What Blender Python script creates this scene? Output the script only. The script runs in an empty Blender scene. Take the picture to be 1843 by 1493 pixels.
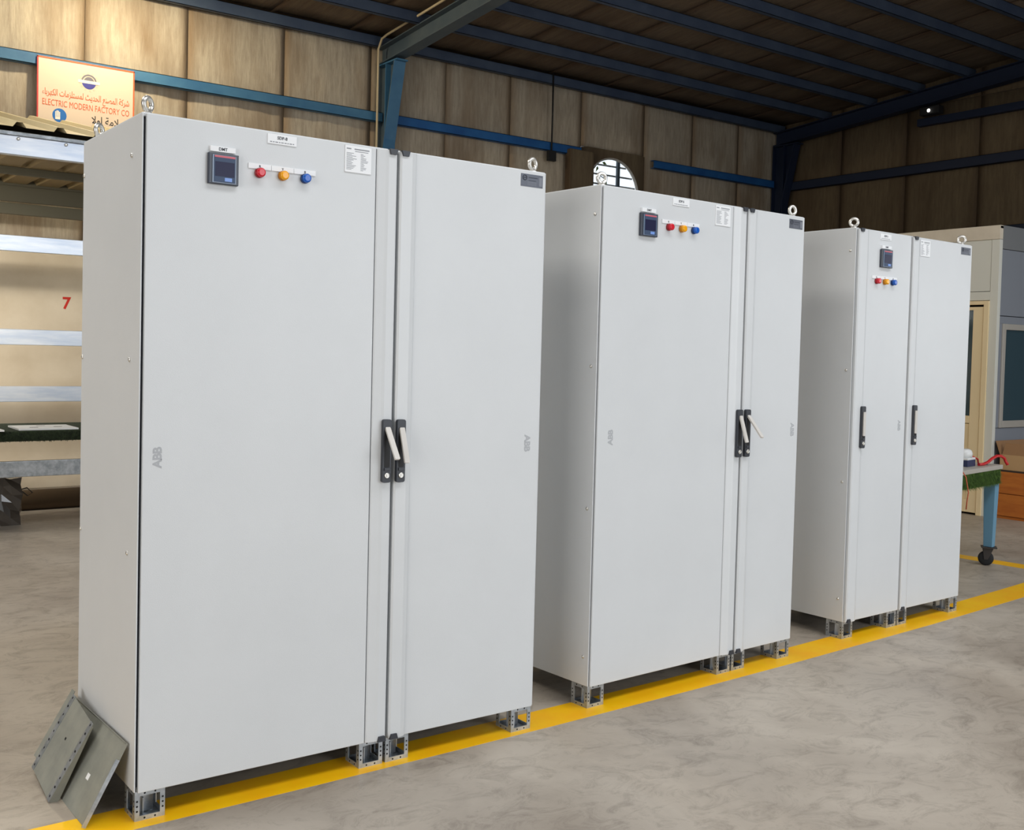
import bpy, bmesh, math, random
from mathutils import Vector, Matrix
random.seed(7)
S = bpy.context.scene
COL = S.collection
PI = math.pi

# ------------------------------------------------------------------ camera
IMG_W, IMG_H = 1843, 1493
F_PX, YAW, PITCH, ROLL = 1898.5, 0.6131, 0.0352, 0.0235
CAM = Vector((-1.0032, -3.0548, 1.4150))
fw0 = Vector((math.sin(YAW), math.cos(YAW), 0)); rt0 = Vector((math.cos(YAW), -math.sin(YAW), 0)); up0 = Vector((0, 0, 1))
fw = fw0*math.cos(PITCH) - up0*math.sin(PITCH)
up1 = up0*math.cos(PITCH) + fw0*math.sin(PITCH)
rt = rt0*math.cos(ROLL) + up1*math.sin(ROLL)
up = up1*math.cos(ROLL) - rt0*math.sin(ROLL)
cd = bpy.data.cameras.new('camera'); cam = bpy.data.objects.new('camera', cd); COL.objects.link(cam)
cam.matrix_world = Matrix(((rt.x, up.x, -fw.x, CAM.x), (rt.y, up.y, -fw.y, CAM.y), (rt.z, up.z, -fw.z, CAM.z), (0, 0, 0, 1)))
cd.sensor_width = 36; cd.lens = 36*F_PX/IMG_W
cd.shift_x = 93.1/IMG_W; cd.shift_y = -45.75/IMG_W
cd.clip_start = 0.05; cd.clip_end = 200
S.camera = cam

# ------------------------------------------------------------------ world, daylight, exposure
S.view_settings.view_transform = 'Standard'; S.view_settings.look = 'None'
S.view_settings.gamma = 1; S.view_settings.use_curve_mapping = False
S.view_settings.exposure = -0.17
S.cycles.use_denoising = True
S.cycles.max_bounces = 8
W = bpy.data.worlds.new('sky'); S.world = W; W.use_nodes = True
W.node_tree.nodes['Background'].inputs[0].default_value = (0.92, 0.96, 1.0, 1)
W.node_tree.nodes['Background'].inputs[1].default_value = 1.35

def area(name, loc, target, sx, sy, power, color, spread=180):
    l = bpy.data.lights.new(name, 'AREA'); l.shape = 'RECTANGLE'; l.size = sx; l.size_y = sy; l.energy = power; l.color = color; l.spread = math.radians(spread)
    o = bpy.data.objects.new(name, l); COL.objects.link(o); o.location = loc
    o.rotation_euler = (Vector(target)-Vector(loc)).to_track_quat('-Z', 'Y').to_euler()
    return o
# daylight standing in the two open gateways of the hall (front wall and left wall, both behind the camera)
area('gate_daylight_front', (5.2, -8.9, 2.4), (3.9, -4.2, 0.3), 6.0, 4.2, 130, (0.90, 0.95, 1.0), 100)
area('gate_daylight_side', (-7.4, -3.4, 2.2), (-1.5, 0.4, 0.3), 5.0, 4.0, 118, (1.0, 0.96, 0.91), 105)
area('window_daylight_right', (12.5, -4.2, 2.0), (2.0, -1.0, 1.2), 1.8, 2.2, 55, (0.95, 0.98, 1.0))
# front roof light (window_2), and an unseen left one added to brighten the floor
area('roof_light_front', (3.2, -2.8, 5.80), (3.2, -2.8, 0), 9.0, 1.6, 320, (0.97, 0.98, 1.0))
area('roof_fill_left', (-1.6, 3.3, 5.28), (-1.6, 3.3, 0), 1.4, 5.0, 250, (1.0, 0.96, 0.89))

# ------------------------------------------------------------------ helpers
def hexlin(r, g, b):
    f = lambda c: (c/255/12.92) if c/255 <= 0.04045 else ((c/255+0.055)/1.055)**2.4
    return (f(r), f(g), f(b), 1)

def mat(name, col, rough=0.5, metal=0.0, spec=0.5):
    m = bpy.data.materials.new(name); m.use_nodes = True
    b = m.node_tree.nodes['Principled BSDF']
    b.inputs['Base Color'].default_value = col if len(col) == 4 else (*col, 1)
    b.inputs['Roughness'].default_value = rough; b.inputs['Metallic'].default_value = metal
    b.inputs['Specular IOR Level'].default_value = spec
    return m

def nd(m, t, **kw):
    n = m.node_tree.nodes.new(t)
    for k, v in kw.items(): setattr(n, k, v)
    return n
def ln(m, a, b): m.node_tree.links.new(a, b)
def bsdf(m): return m.node_tree.nodes['Principled BSDF']

def noise_color(m, c1, c2, scale=(1, 1, 1), nscale=5, detail=6, rough=0.6, lo=0.3, hi=0.7, coord='Object', bump=0.0, bscale=None, dist=0.0, rnd=False):
    tc = nd(m, 'ShaderNodeTexCoord'); mp = nd(m, 'ShaderNodeMapping'); mp.inputs['Scale'].default_value = scale
    ln(m, tc.outputs[coord], mp.inputs['Vector'])
    if rnd:
        oi = nd(m, 'ShaderNodeObjectInfo'); mu = nd(m, 'ShaderNodeMath', operation='MULTIPLY'); mu.inputs[1].default_value = 37.0
        ln(m, oi.outputs['Random'], mu.inputs[0]); ln(m, mu.outputs[0], mp.inputs['Location'])
    n = nd(m, 'ShaderNodeTexNoise'); n.inputs['Scale'].default_value = nscale; n.inputs['Detail'].default_value = detail
    n.inputs['Roughness'].default_value = rough; n.inputs['Distortion'].default_value = dist
    ln(m, mp.outputs[0], n.inputs['Vector'])
    cr = nd(m, 'ShaderNodeValToRGB'); e = cr.color_ramp.elements
    e[0].position = lo; e[1].position = hi; e[0].color = c1; e[1].color = c2
    ln(m, n.outputs['Fac'], cr.inputs[0]); ln(m, cr.outputs[0], bsdf(m).inputs['Base Color'])
    if bump:
        bp = nd(m, 'ShaderNodeBump'); bp.inputs['Strength'].default_value = bump; bp.inputs['Distance'].default_value = 0.01
        if bscale:
            n2 = nd(m, 'ShaderNodeTexNoise'); n2.inputs['Scale'].default_value = bscale; n2.inputs['Detail'].default_value = 2
            ln(m, tc.outputs[coord], n2.inputs['Vector']); ln(m, n2.outputs['Fac'], bp.inputs['Height'])
        else: ln(m, n.outputs['Fac'], bp.inputs['Height'])
        ln(m, bp.outputs[0], bsdf(m).inputs['Normal'])
    return n, cr, mp, tc

def box(bm, x0, x1, y0, y1, z0, z1, mi=0, M=None):
    vs = [bm.verts.new((x, y, z)) for z in (z0, z1) for y in (y0, y1) for x in (x0, x1)]
    if M is not None:
        for v in vs: v.co = M @ v.co
    for f in ((0, 2, 3, 1), (4, 5, 7, 6), (0, 1, 5, 4), (1, 3, 7, 5), (3, 2, 6, 7), (2, 0, 4, 6)):
        fc = bm.faces.new([vs[i] for i in f]); fc.material_index = mi
    return vs

def prism(bm, poly, z0, z1, mi=0, axis='z', M=None):
    """extrude a closed polygon (CCW list of 2-tuples) along an axis"""
    def P(a, b, c):
        v = Vector((a, b, c)) if axis == 'z' else (Vector((c, a, b)) if axis == 'x' else Vector((a, c, b)))
        return M @ v if M is not None else v
    a = [bm.verts.new(P(x, y, z0)) for x, y in poly]; b = [bm.verts.new(P(x, y, z1)) for x, y in poly]
    n = len(poly); fs = [bm.faces.new(a[::-1]), bm.faces.new(b)]
    for i in range(n): fs.append(bm.faces.new((a[i], a[(i+1) % n], b[(i+1) % n], b[i])))
    for f in fs: f.material_index = mi
    return a+b

def tube(bm, pts, r, seg=8, mi=0, closed=False, caps=True):
    pts = [Vector(p) for p in pts]; rings = []; n = len(pts); prev = None
    for i, p in enumerate(pts):
        if closed: t = (pts[(i+1) % n]-pts[i-1]).normalized()
        else: t = (pts[min(i+1, n-1)]-pts[max(i-1, 0)]).normalized()
        a = prev if prev is not None else Vector((0.123, 0.456, 0.88))
        a = (a-t*a.dot(t))
        if a.length < 1e-4: a = t.orthogonal()
        a.normalize(); b = t.cross(a); prev = a
        rr = r[i] if isinstance(r, (list, tuple)) else r
        rings.append([bm.verts.new(p+(a*math.cos(2*PI*k/seg)+b*math.sin(2*PI*k/seg))*rr) for k in range(seg)])
    rng = range(n if closed else n-1)
    for i in rng:
        A, B = rings[i], rings[(i+1) % n]
        for k in range(seg):
            f = bm.faces.new((A[k], A[(k+1) % seg], B[(k+1) % seg], B[k])); f.material_index = mi; f.smooth = True
    if caps and not closed:
        f = bm.faces.new(rings[0][::-1]); f.material_index = mi; f = bm.faces.new(rings[-1]); f.material_index = mi

def lathe(bm, prof, seg=20, M=None, mi=0):
    """profile of (r, h) spun about local z, placed by M"""
    M = M or Matrix(); rings = []
    for r, h in prof:
        rings.append([bm.verts.new(M @ Vector((r*math.cos(2*PI*k/seg), r*math.sin(2*PI*k/seg), h))) for k in range(seg)])
    for A, B in zip(rings, rings[1:]):
        for k in range(seg):
            f = bm.faces.new((A[k], A[(k+1) % seg], B[(k+1) % seg], B[k])); f.material_index = mi; f.smooth = True
    for R, rev in ((rings[0], True), (rings[-1], False)):
        f = bm.faces.new(R[::-1] if rev else R); f.material_index = mi

def obj(name, bm, mats, parent=None, loc=None, rot=None, bevel=0, seg=2, kind=None, fixn=True):
    if fixn: bmesh.ops.recalc_face_normals(bm, faces=bm.faces[:])
    me = bpy.data.meshes.new(name); bm.to_mesh(me); bm.free()
    for m in (mats if isinstance(mats, (list, tuple)) else [mats]): me.materials.append(m)
    return mobj(name, me, parent, loc, rot, bevel, seg, kind)

def mobj(name, me, parent=None, loc=None, rot=None, bevel=0, seg=2, kind=None):
    o = bpy.data.objects.new(name, me); COL.objects.link(o)
    if parent is not None: o.parent = parent
    if loc is not None: o.location = loc
    if rot is not None: o.rotation_euler = rot
    if bevel:
        b = o.modifiers.new('bevel', 'BEVEL'); b.width = bevel; b.segments = seg; b.limit_method = 'ANGLE'; b.angle_limit = 0.7
        b.harden_normals = False
    if kind: o['kind'] = kind
    return o

def tag(o, label, cat, group=None):
    o['label'] = label; o['category'] = cat
    if group: o['group'] = group
    return o
def empty(name, loc=(0, 0, 0), rz=0):
    o = bpy.data.objects.new(name, None); COL.objects.link(o); o.location = loc; o.rotation_euler = (0, 0, rz); o.empty_display_size = 0.1
    return o
def struct(name, bm, mats, parent=None, **kw):
    o = obj(name, bm, mats, parent, **kw)
    if parent is None: o['kind'] = 'structure'
    return o
NB = bmesh.new

def text_mesh(body, size, extrude=0.0004, bold=0.0, align='CENTER', space=1.0):
    c = bpy.data.curves.new('t', 'FONT'); c.body = body; c.size = size; c.extrude = extrude; c.offset = bold
    c.align_x = align; c.align_y = 'CENTER'; c.space_character = space; c.resolution_u = 3
    o = bpy.data.objects.new('t', c); COL.objects.link(o); bpy.context.view_layer.update()
    me = bpy.data.meshes.new_from_object(o.evaluated_get(bpy.context.evaluated_depsgraph_get()))
    bpy.data.objects.remove(o); bpy.data.curves.remove(c)
    return me
def text(name, body, size, m, parent, loc, rot=(PI/2, 0, 0), **kw):
    me = text_mesh(body, size, **kw); me.materials.clear(); me.materials.append(m); me.name = name
    return mobj(name, me, parent, loc, rot)

AR = {'ا': (0xFE8D, 0xFE8E, 0, 0), 'ب': (0xFE8F, 0xFE90, 0xFE91, 0xFE92), 'ة': (0xFE93, 0xFE94, 0, 0), 'ت': (0xFE95, 0xFE96, 0xFE97, 0xFE98),
      'ث': (0xFE99, 0xFE9A, 0xFE9B, 0xFE9C), 'ح': (0xFEA1, 0xFEA2, 0xFEA3, 0xFEA4), 'د': (0xFEA9, 0xFEAA, 0, 0), 'ر': (0xFEAD, 0xFEAE, 0, 0),
      'ز': (0xFEAF, 0xFEB0, 0, 0), 'س': (0xFEB1, 0xFEB2, 0xFEB3, 0xFEB4), 'ش': (0xFEB5, 0xFEB6, 0xFEB7, 0xFEB8), 'ص': (0xFEB9, 0xFEBA, 0xFEBB, 0xFEBC),
      'ع': (0xFEC9, 0xFECA, 0xFECB, 0xFECC), 'ك': (0xFED9, 0xFEDA, 0xFEDB, 0xFEDC), 'ل': (0xFEDD, 0xFEDE, 0xFEDF, 0xFEE0), 'م': (0xFEE1, 0xFEE2, 0xFEE3, 0xFEE4),
      'ن': (0xFEE5, 0xFEE6, 0xFEE7, 0xFEE8), 'ه': (0xFEE9, 0xFEEA, 0xFEEB, 0xFEEC), 'و': (0xFEED, 0xFEEE, 0, 0), 'ي': (0xFEF1, 0xFEF2, 0xFEF3, 0xFEF4),
      'ء': (0xFE80, 0xFE80, 0, 0), 'ﻻ': (0xFEFB, 0xFEFC, 0, 0)}
def arabic(s):
    """joined letter forms in visual (left to right) order"""
    s = s.replace('لا', 'ﻻ'); out = []
    for i, ch in enumerate(s):
        if ch not in AR: out.append(ch); continue
        iso, fin, ini, med = AR[ch]
        p = s[i-1] if i else ' '; q = s[i+1] if i+1 < len(s) else ' '
        jp = p in AR and AR[p][2] and ch != 'ء'; jn = q in AR and ini and q != 'ء'
        out.append(chr(med if jp and jn else fin if jp else ini if jn else iso))
    return ''.join(reversed(out))

# ------------------------------------------------------------------ materials
paint = mat('cabinet_paint', hexlin(206, 209, 211), 0.38)
noise_color(paint, hexlin(204, 207, 209), hexlin(208, 211, 213), nscale=3, bump=0.06, bscale=420)
plastic_black = mat('black_plastic', hexlin(48, 51, 58), 0.42)
slot_black = mat('handle_slot', hexlin(12, 12, 15), 0.6)
satin = mat('satin_lever', hexlin(205, 201, 195), 0.5, 0.1)
chrome = mat('zinc_steel', hexlin(222, 220, 214), 0.28, 0.75)
gasket = mat('gasket', hexlin(40, 42, 50), 0.8)
gapgrey = mat('door_return', hexlin(168, 171, 174), 0.5)
galv = mat('galvanised_steel', hexlin(170, 176, 182), 0.38, 0.7)
noise_color(galv, hexlin(150, 157, 164), hexlin(192, 198, 204), nscale=26, lo=0.35, hi=0.65)
galv_dull = mat('dull_galvanised_plate', hexlin(148, 150, 142), 0.45, 0.25)
noise_color(galv_dull, hexlin(138, 141, 134), hexlin(160, 161, 151), nscale=12, lo=0.3, hi=0.7, bump=0.05)
hole = mat('bolt_hole', hexlin(18, 18, 22), 0.9)
label_white = mat('label_plastic', hexlin(232, 234, 236), 0.4)
ink = mat('label_ink', hexlin(88, 90, 96), 0.8)
ink_soft = mat('label_fine_print', hexlin(150, 153, 158), 0.8)
plate_grey = mat('maker_plate', hexlin(92, 96, 106), 0.4, 0.3)
plate_ink = mat('maker_plate_print', hexlin(48, 52, 64), 0.6)
plate_pale = mat('maker_plate_lines', hexlin(122, 126, 136), 0.6)
logo_grey = mat('logo_grey', hexlin(172, 175, 179), 0.6)
meter_case = mat('meter_case', hexlin(52, 58, 70), 0.35)
meter_rim = mat('meter_rim', hexlin(120, 136, 158), 0.25)
meter_face = mat('meter_face', hexlin(60, 76, 102), 0.4, 0.0, 0.25)
screen = mat('meter_screen', hexlin(36, 38, 66), 0.3, 0.0, 0.15)
red_bar = mat('meter_red_bar', hexlin(196, 92, 104), 0.4)
key_blue = mat('meter_key', hexlin(112, 148, 214), 0.35)
lamp_red = mat('red_lens', hexlin(206, 30, 48), 0.22)
lamp_yel = mat('amber_lens', hexlin(240, 166, 8), 0.22)
lamp_blu = mat('blue_lens', hexlin(10, 88, 184), 0.22)
lamp_ring = {lamp_red: mat('red_bezel', hexlin(150, 20, 34), 0.35), lamp_yel: mat('amber_bezel', hexlin(196, 124, 10), 0.35), lamp_blu: mat('blue_bezel', hexlin(8, 54, 116), 0.35)}

steel_blue = mat('blue_steel_paint', hexlin(58, 106, 142), 0.5)
noise_color(steel_blue, hexlin(44, 92, 132), hexlin(72, 120, 152), nscale=2.2, lo=0.3, hi=0.7)
steel_deep = mat('deep_blue_paint', hexlin(26, 88, 150), 0.5)
noise_color(steel_deep, hexlin(20, 76, 136), hexlin(38, 100, 160), nscale=2.5, lo=0.3, hi=0.7)
purlin_paint = mat('purlin_grey_blue', hexlin(76, 92, 116), 0.55)
noise_color(purlin_paint, hexlin(48, 62, 88), hexlin(74, 88, 108), nscale=1.6, lo=0.3, hi=0.7)
end_steel_shaded = mat('blue_paint_shaded', hexlin(20, 34, 60), 0.6)  # blue steel paint darkened to carry the shade of the far end
rafter_paint = mat('rafter_grey_blue', hexlin(72, 88, 100), 0.55)
noise_color(rafter_paint, hexlin(58, 76, 90), hexlin(88, 98, 104), nscale=1.6, lo=0.3, hi=0.7)
cream = mat('cream_paint', hexlin(250, 228, 184), 0.45)
cream_sheet = mat('cream_sheet', hexlin(214, 200, 162), 0.45)
booth_white = mat('booth_panel', hexlin(226, 227, 218), 0.55)
booth_shaded = mat('booth_panel_shaded', hexlin(136, 142, 152), 0.55)  # white booth panel with the shade of this face put into its colour
booth_board = mat('booth_top_board', hexlin(205, 194, 174), 0.7)
noise_color(booth_board, hexlin(216, 205, 186), hexlin(232, 222, 204), nscale=4)
booth_board_shaded = mat('booth_top_board_shaded', hexlin(124, 127, 130), 0.7)  # same top board, colour darkened for the shaded face
trim_grey = mat('aluminium_frame', hexlin(190, 186, 178), 0.4, 0.2)
glass = mat('booth_glass', hexlin(66, 92, 104), 0.08)
bsdf(glass).inputs['Transmission Weight'].default_value = 0.25
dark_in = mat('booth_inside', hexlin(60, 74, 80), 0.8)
black_mat = mat('black_rubber', hexlin(22, 22, 24), 0.7)
wheel_grey = mat('caster_fork', hexlin(70, 66, 64), 0.5, 0.5)
cardboard = mat('cardboard', hexlin(196, 160, 116), 0.8)
cardboard_in = mat('cardboard_inner', hexlin(160, 122, 86), 0.85)
wood_orange = mat('orange_plywood', hexlin(190, 108, 36), 0.6)
noise_color(wood_orange, hexlin(176, 94, 30), hexlin(204, 124, 46), scale=(1, 1, 6), nscale=3)
brown_roll = mat('brown_roll', hexlin(84, 66, 44), 0.8)
red_cable = mat('red_cable', hexlin(190, 32, 36), 0.4)
white_plastic = mat('white_plastic', hexlin(226, 228, 228), 0.4)
navy = mat('navy_plastic', hexlin(40, 50, 84), 0.45)
wrap = mat('plastic_wrap', hexlin(70, 64, 58), 0.12); bsdf(wrap).inputs['Coat Weight'].default_value = 0.6
conduit_m = mat('conduit', hexlin(182, 166, 134), 0.5)

yellow = mat('yellow_floor_paint', hexlin(240, 176, 10), 0.45)
noise_color(yellow, hexlin(255, 186, 3), hexlin(255, 200, 6), nscale=6, detail=8, lo=0.35, hi=0.62)

# concrete floor: sanded grey-beige with fine dark scratches and cloudy patches
concrete = mat('concrete', hexlin(165, 155, 143), 0.42)
n, cr, mp, tc = noise_color(concrete, hexlin(156, 145, 132), hexlin(190, 180, 166), nscale=1.1, detail=10, rough=0.62, lo=0.34, hi=0.66, dist=0.6)
n2 = nd(concrete, 'ShaderNodeTexNoise'); n2.inputs['Scale'].default_value = 7; n2.inputs['Detail'].default_value = 12; n2.inputs['Roughness'].default_value = 0.8; n2.inputs['Distortion'].default_value = 1.2
mp2 = nd(concrete, 'ShaderNodeMapping'); mp2.inputs['Scale'].default_value = (0.8, 1.2, 1); mp2.inputs['Rotation'].default_value = (0, 0, 0.5)
ln(concrete, tc.outputs['Object'], mp2.inputs[0]); ln(concrete, mp2.outputs[0], n2.inputs['Vector'])
r2 = nd(concrete, 'ShaderNodeValToRGB'); r2.color_ramp.elements[0].position = 0.32; r2.color_ramp.elements[1].position = 0.52
r2.color_ramp.elements[0].color = (0.50, 0.48, 0.46, 1); r2.color_ramp.elements[1].color = (1, 1, 1, 1)
ln(concrete, n2.outputs['Fac'], r2.inputs[0])
mx = nd(concrete, 'ShaderNodeMix', data_type='RGBA', blend_type='MULTIPLY'); mx.inputs['Factor'].default_value = 0.75
ln(concrete, cr.outputs[0], mx.inputs['A']); ln(concrete, r2.outputs[0], mx.inputs['B']); ln(concrete, mx.outputs['Result'], bsdf(concrete).inputs['Base Color'])
rr = nd(concrete, 'ShaderNodeMapRange'); rr.inputs['To Min'].default_value = 0.30; rr.inputs['To Max'].default_value = 0.60
ln(concrete, n.outputs['Fac'], rr.inputs['Value']); ln(concrete, rr.outputs[0], bsdf(concrete).inputs['Roughness'])

# fibrous insulation facing: vertical streaks, brown water stains
def insulation(name, c_dark, c_light, stain, scale):
    m = mat(name, c_light, 0.85)
    n, cr, mp, tc = noise_color(m, c_dark, c_light, scale=scale, nscale=8, detail=10, rough=0.75, lo=0.22, hi=0.78, bump=0.5, rnd=True)
    s = nd(m, 'ShaderNodeTexNoise'); s.inputs['Scale'].default_value = 1.5; s.inputs['Detail'].default_value = 5
    m3 = nd(m, 'ShaderNodeMapping'); m3.inputs['Scale'].default_value = tuple(0.35 if v < 1 else 1.1 for v in scale)
    oi = nd(m, 'ShaderNodeObjectInfo'); mu = nd(m, 'ShaderNodeMath', operation='MULTIPLY'); mu.inputs[1].default_value = 91.0
    ln(m, oi.outputs['Random'], mu.inputs[0]); ln(m, mu.outputs[0], m3.inputs['Location'])
    ln(m, tc.outputs['Object'], m3.inputs[0]); ln(m, m3.outputs[0], s.inputs['Vector'])
    rs = nd(m, 'ShaderNodeValToRGB'); rs.color_ramp.elements[0].position = 0.48; rs.color_ramp.elements[1].position = 0.70
    ln(m, s.outputs['Fac'], rs.inputs[0])
    mx = nd(m, 'ShaderNodeMix', data_type='RGBA'); mx.inputs['B'].default_value = stain
    # water stains creep in from the blanket seams (panel-local x)
    sp = nd(m, 'ShaderNodeSeparateXYZ'); ln(m, tc.outputs['Generated'], sp.inputs[0])
    pp = nd(m, 'ShaderNodeMath', operation='PINGPONG'); pp.inputs[1].default_value = 0.5; ln(m, sp.outputs['X'], pp.inputs[0])
    wob = nd(m, 'ShaderNodeMath', operation='MULTIPLY_ADD'); wob.inputs[1].default_value = -0.22; ln(m, s.outputs['Fac'], wob.inputs[0]); ln(m, pp.outputs[0], wob.inputs[2])
    edge = nd(m, 'ShaderNodeMapRange'); edge.inputs['From Min'].default_value = -0.11; edge.inputs['From Max'].default_value = 0.02; edge.inputs['To Min'].default_value = 0.75; edge.inputs['To Max'].default_value = 0.0
    ln(m, wob.outputs[0], edge.inputs['Value'])
    mxm = nd(m, 'ShaderNodeMath', operation='MAXIMUM'); sc = nd(m, 'ShaderNodeMath', operation='MULTIPLY'); sc.inputs[1].default_value = 0.7
    ln(m, rs.outputs[0], sc.inputs[0]); ln(m, sc.outputs[0], mxm.inputs[0]); ln(m, edge.outputs[0], mxm.inputs[1])
    ln(m, mxm.outputs[0], mx.inputs['Factor']); ln(m, cr.outputs[0], mx.inputs['A']); ln(m, mx.outputs['Result'], bsdf(m).inputs['Base Color'])
    return m
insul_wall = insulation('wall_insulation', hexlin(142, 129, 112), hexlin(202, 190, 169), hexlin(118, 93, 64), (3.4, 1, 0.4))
insul_end_shaded = insulation('end_insulation_shaded', hexlin(84, 71, 54), hexlin(122, 106, 80), hexlin(68, 50, 32), (3.4, 1, 0.4))  # same insulation, far-end shade painted in as a darker colour
insul_roof_shaded = insulation('roof_insulation_shaded', hexlin(88, 73, 60), hexlin(128, 112, 92), hexlin(70, 50, 33), (3.0, 1, 0.35))  # roof blankets darkened so the colour carries the shade under the roof
sheet_dark = mat('wall_sheet', hexlin(70, 60, 50), 0.8)
plaster = mat('plaster', hexlin(206, 194, 172), 0.85)
noise_color(plaster, hexlin(190, 176, 154), hexlin(214, 203, 184), nscale=1.3, detail=6, lo=0.3, hi=0.7)

# ------------------------------------------------------------------ the hall
XL, XR, YB, YF = -7.5, 12.62, 7.72, -9.0
def roofz(y): return 5.07+0.085*(7.7-y)

bm = NB(); box(bm, XL, XR+0.2, YF, YB+0.2, -0.12, 0); floor = struct('floor', bm, concrete)

# back wall: sheet skin with a window opening, plastered dado, insulation blankets
WX0, WX1, WZ0, WZ1 = 8.45, 9.62, 3.05, 4.22
bm = NB()
box(bm, XL, WX0, YB, YB+0.06, 0, 5.3); box(bm, WX1, XR+0.2, YB, YB+0.06, 0, 5.3)
box(bm, WX0, WX1, YB, YB+0.06, 0, WZ0); box(bm, WX0, WX1, YB, YB+0.06, WZ1, 5.3)
wall_back = struct('wall_back', bm, sheet_dark)
bm = NB(); box(bm, XL, XR, YB-0.09, YB-0.001, 0, 2.28); obj('plaster_dado', bm, plaster, wall_back, bevel=0.01)
text('painted_numeral', '7', 0.16, mat('red_paint', hexlin(196, 44, 30), 0.7), wall_back, (1.78, YB-0.0915, 1.80), bold=0.004)

def pillow(w, h, d, nx=16, ny=12):
    """blanket panel w x h in local x,z facing -y, bulged by d, edges tucked to y=0"""
    bm = NB(); g = []
    for j in range(ny+1):
        row = []
        for i in range(nx+1):
            u, v = i/nx, j/ny
            e = min(1, 14*min(u, 1-u))**0.5*min(1, 20*min(v, 1-v))**0.5
            row.append(bm.verts.new((u*w, -0.012-d*e-0.006*math.sin(9*u+5*v)*e-0.004*math.sin(23*u+3*math.sin(7*v))*e, v*h)))
        g.append(row)
    for j in range(ny):
        for i in range(nx):
            f = bm.faces.new((g[j][i], g[j][i+1], g[j+1][i+1], g[j+1][i])); f.smooth = True
    # back and rim
    c = [bm.verts.new(p) for p in ((0, 0, 0), (w, 0, 0), (w, 0, h), (0, 0, h))]
    bm.faces.new((c[3], c[2], c[1], c[0]))
    bm.faces.new([c[0], c[1]]+[g[0][i] for i in range(nx, -1, -1)]); bm.faces.new([c[2], c[3]]+[g[ny][i] for i in range(nx+1)])
    bm.faces.new([c[1], c[2]]+[g[j][nx] for j in range(ny, -1, -1)]); bm.faces.new([c[3], c[0]]+[g[j][0] for j in range(ny+1)])
    me = bpy.data.meshes.new('insulation_panel'); bmesh.ops.recalc_face_normals(bm, faces=bm.faces[:]); bm.to_mesh(me); bm.free()
    return me
cache = {}
def panel(w, h, d, m):
    k = (round(w, 3), round(h, 3), m.name)
    if k not in cache:
        cache[k] = pillow(w-0.004, h, 0.014); cache[k].materials.append(m)
    return cache[k]
seams = [-3.3, -2.25, -1.2, -0.15, 0.9, 1.95, 3.0, 4.1, 5.2, 6.25, 7.25, WX0, WX1, 10.6, 11.6, XR]
for a, b in zip(seams, seams[1:]):
    if a == WX0:
        mobj('insulation_panel', panel(b-a, 5.05-WZ1, 0.03, insul_wall), wall_back, (a, YB, WZ1))
        mobj('insulation_panel', panel(b-a, WZ0-2.28, 0.03, insul_wall), wall_back, (a, YB, 2.28))
    else: mobj('insulation_panel', panel(b-a, 2.77, 0.03, insul_wall), wall_back, (a, YB, 2.28))

bm = NB(); box(bm, XR, XR+0.06, YF, -5.4, 0, 7.0); box(bm, XR, XR+0.06, -3.0, YB, 0, 7.0); box(bm, XR, XR+0.06, -5.4, -3.0, 0, 0.85); box(bm, XR, XR+0.06, -5.4, -3.0, 3.15, 7.0); wall_right = struct('wall_right', bm, sheet_dark)
y = YB-0.05
while y > -1.9:
    h = roofz(y-1.05)-0.15
    mobj('insulation_panel', panel(1.05, 4.95, 0.03, insul_end_shaded), wall_right, (XR, y, 0.0), (0, 0, -PI/2))
    mobj('insulation_panel', panel(1.05, 1.6, 0.03, insul_end_shaded), wall_right, (XR, y, 4.96), (0, 0, -PI/2))
    y -= 1.05
# left wall and front wall, each with its open gateway, behind the camera
bm = NB(); box(bm, XL-0.1, XL, -0.8, YB, 0, 6.6); box(bm, XL-0.1, XL, YF, -6.0, 0, 6.6); box(bm, XL-0.1, XL, -6.0, -0.8, 4.4, 6.6)
struct('wall_left', bm, sheet_dark)
bm = NB(); box(bm, XL, 2.0, YF-0.1, YF, 0, 6.6); box(bm, 8.4, XR, YF-0.1, YF, 0, 6.6); box(bm, 2.0, 8.4, YF-0.1, YF, 4.6, 6.6)
struct('wall_front', bm, sheet_dark)

# roof deck and its insulation blankets (running up the slope)
bm = NB(); prism(bm, [(YB+0.1, roofz(YB+0.1)), (YB+0.1, roofz(YB+0.1)+0.08), (YF-0.1, roofz(YF)+0.08), (YF-0.1, roofz(YF))], XL-0.1, XR+0.2, axis='x')
ceiling = struct('ceiling', bm, sheet_dark)
ang = math.atan(0.085)
x = -1.0
while x < XR-0.5:
    w = 0.98
    o = mobj('insulation_panel', panel(w, 4.6, 0.035, insul_roof_shaded), ceiling)
    # local x -> +X, local z -> down the -Y slope, local -y -> downwards
    d = Vector((0, -math.cos(ang), math.sin(ang)))
    ax, az = Vector((1, 0, 0)), d
    ay = az.cross(ax)
    o.matrix_local = Matrix(((ax.x, ay.x, az.x, x), (ax.y, ay.y, az.y, YB-0.03), (ax.z, ay.z, az.z, roofz(YB-0.03)), (0, 0, 0, 1)))
    o2 = mobj('insulation_panel', panel(w, 4.6, 0.035, insul_roof_shaded), ceiling)
    p = Vector((x, YB-0.03, roofz(YB-0.03)))+d*4.62
    o2.matrix_local = Matrix(((ax.x, ay.x, az.x, p.x), (ax.y, ay.y, az.y, p.y), (ax.z, ay.z, az.z, p.z), (0, 0, 0, 1)))
    x += w

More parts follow.
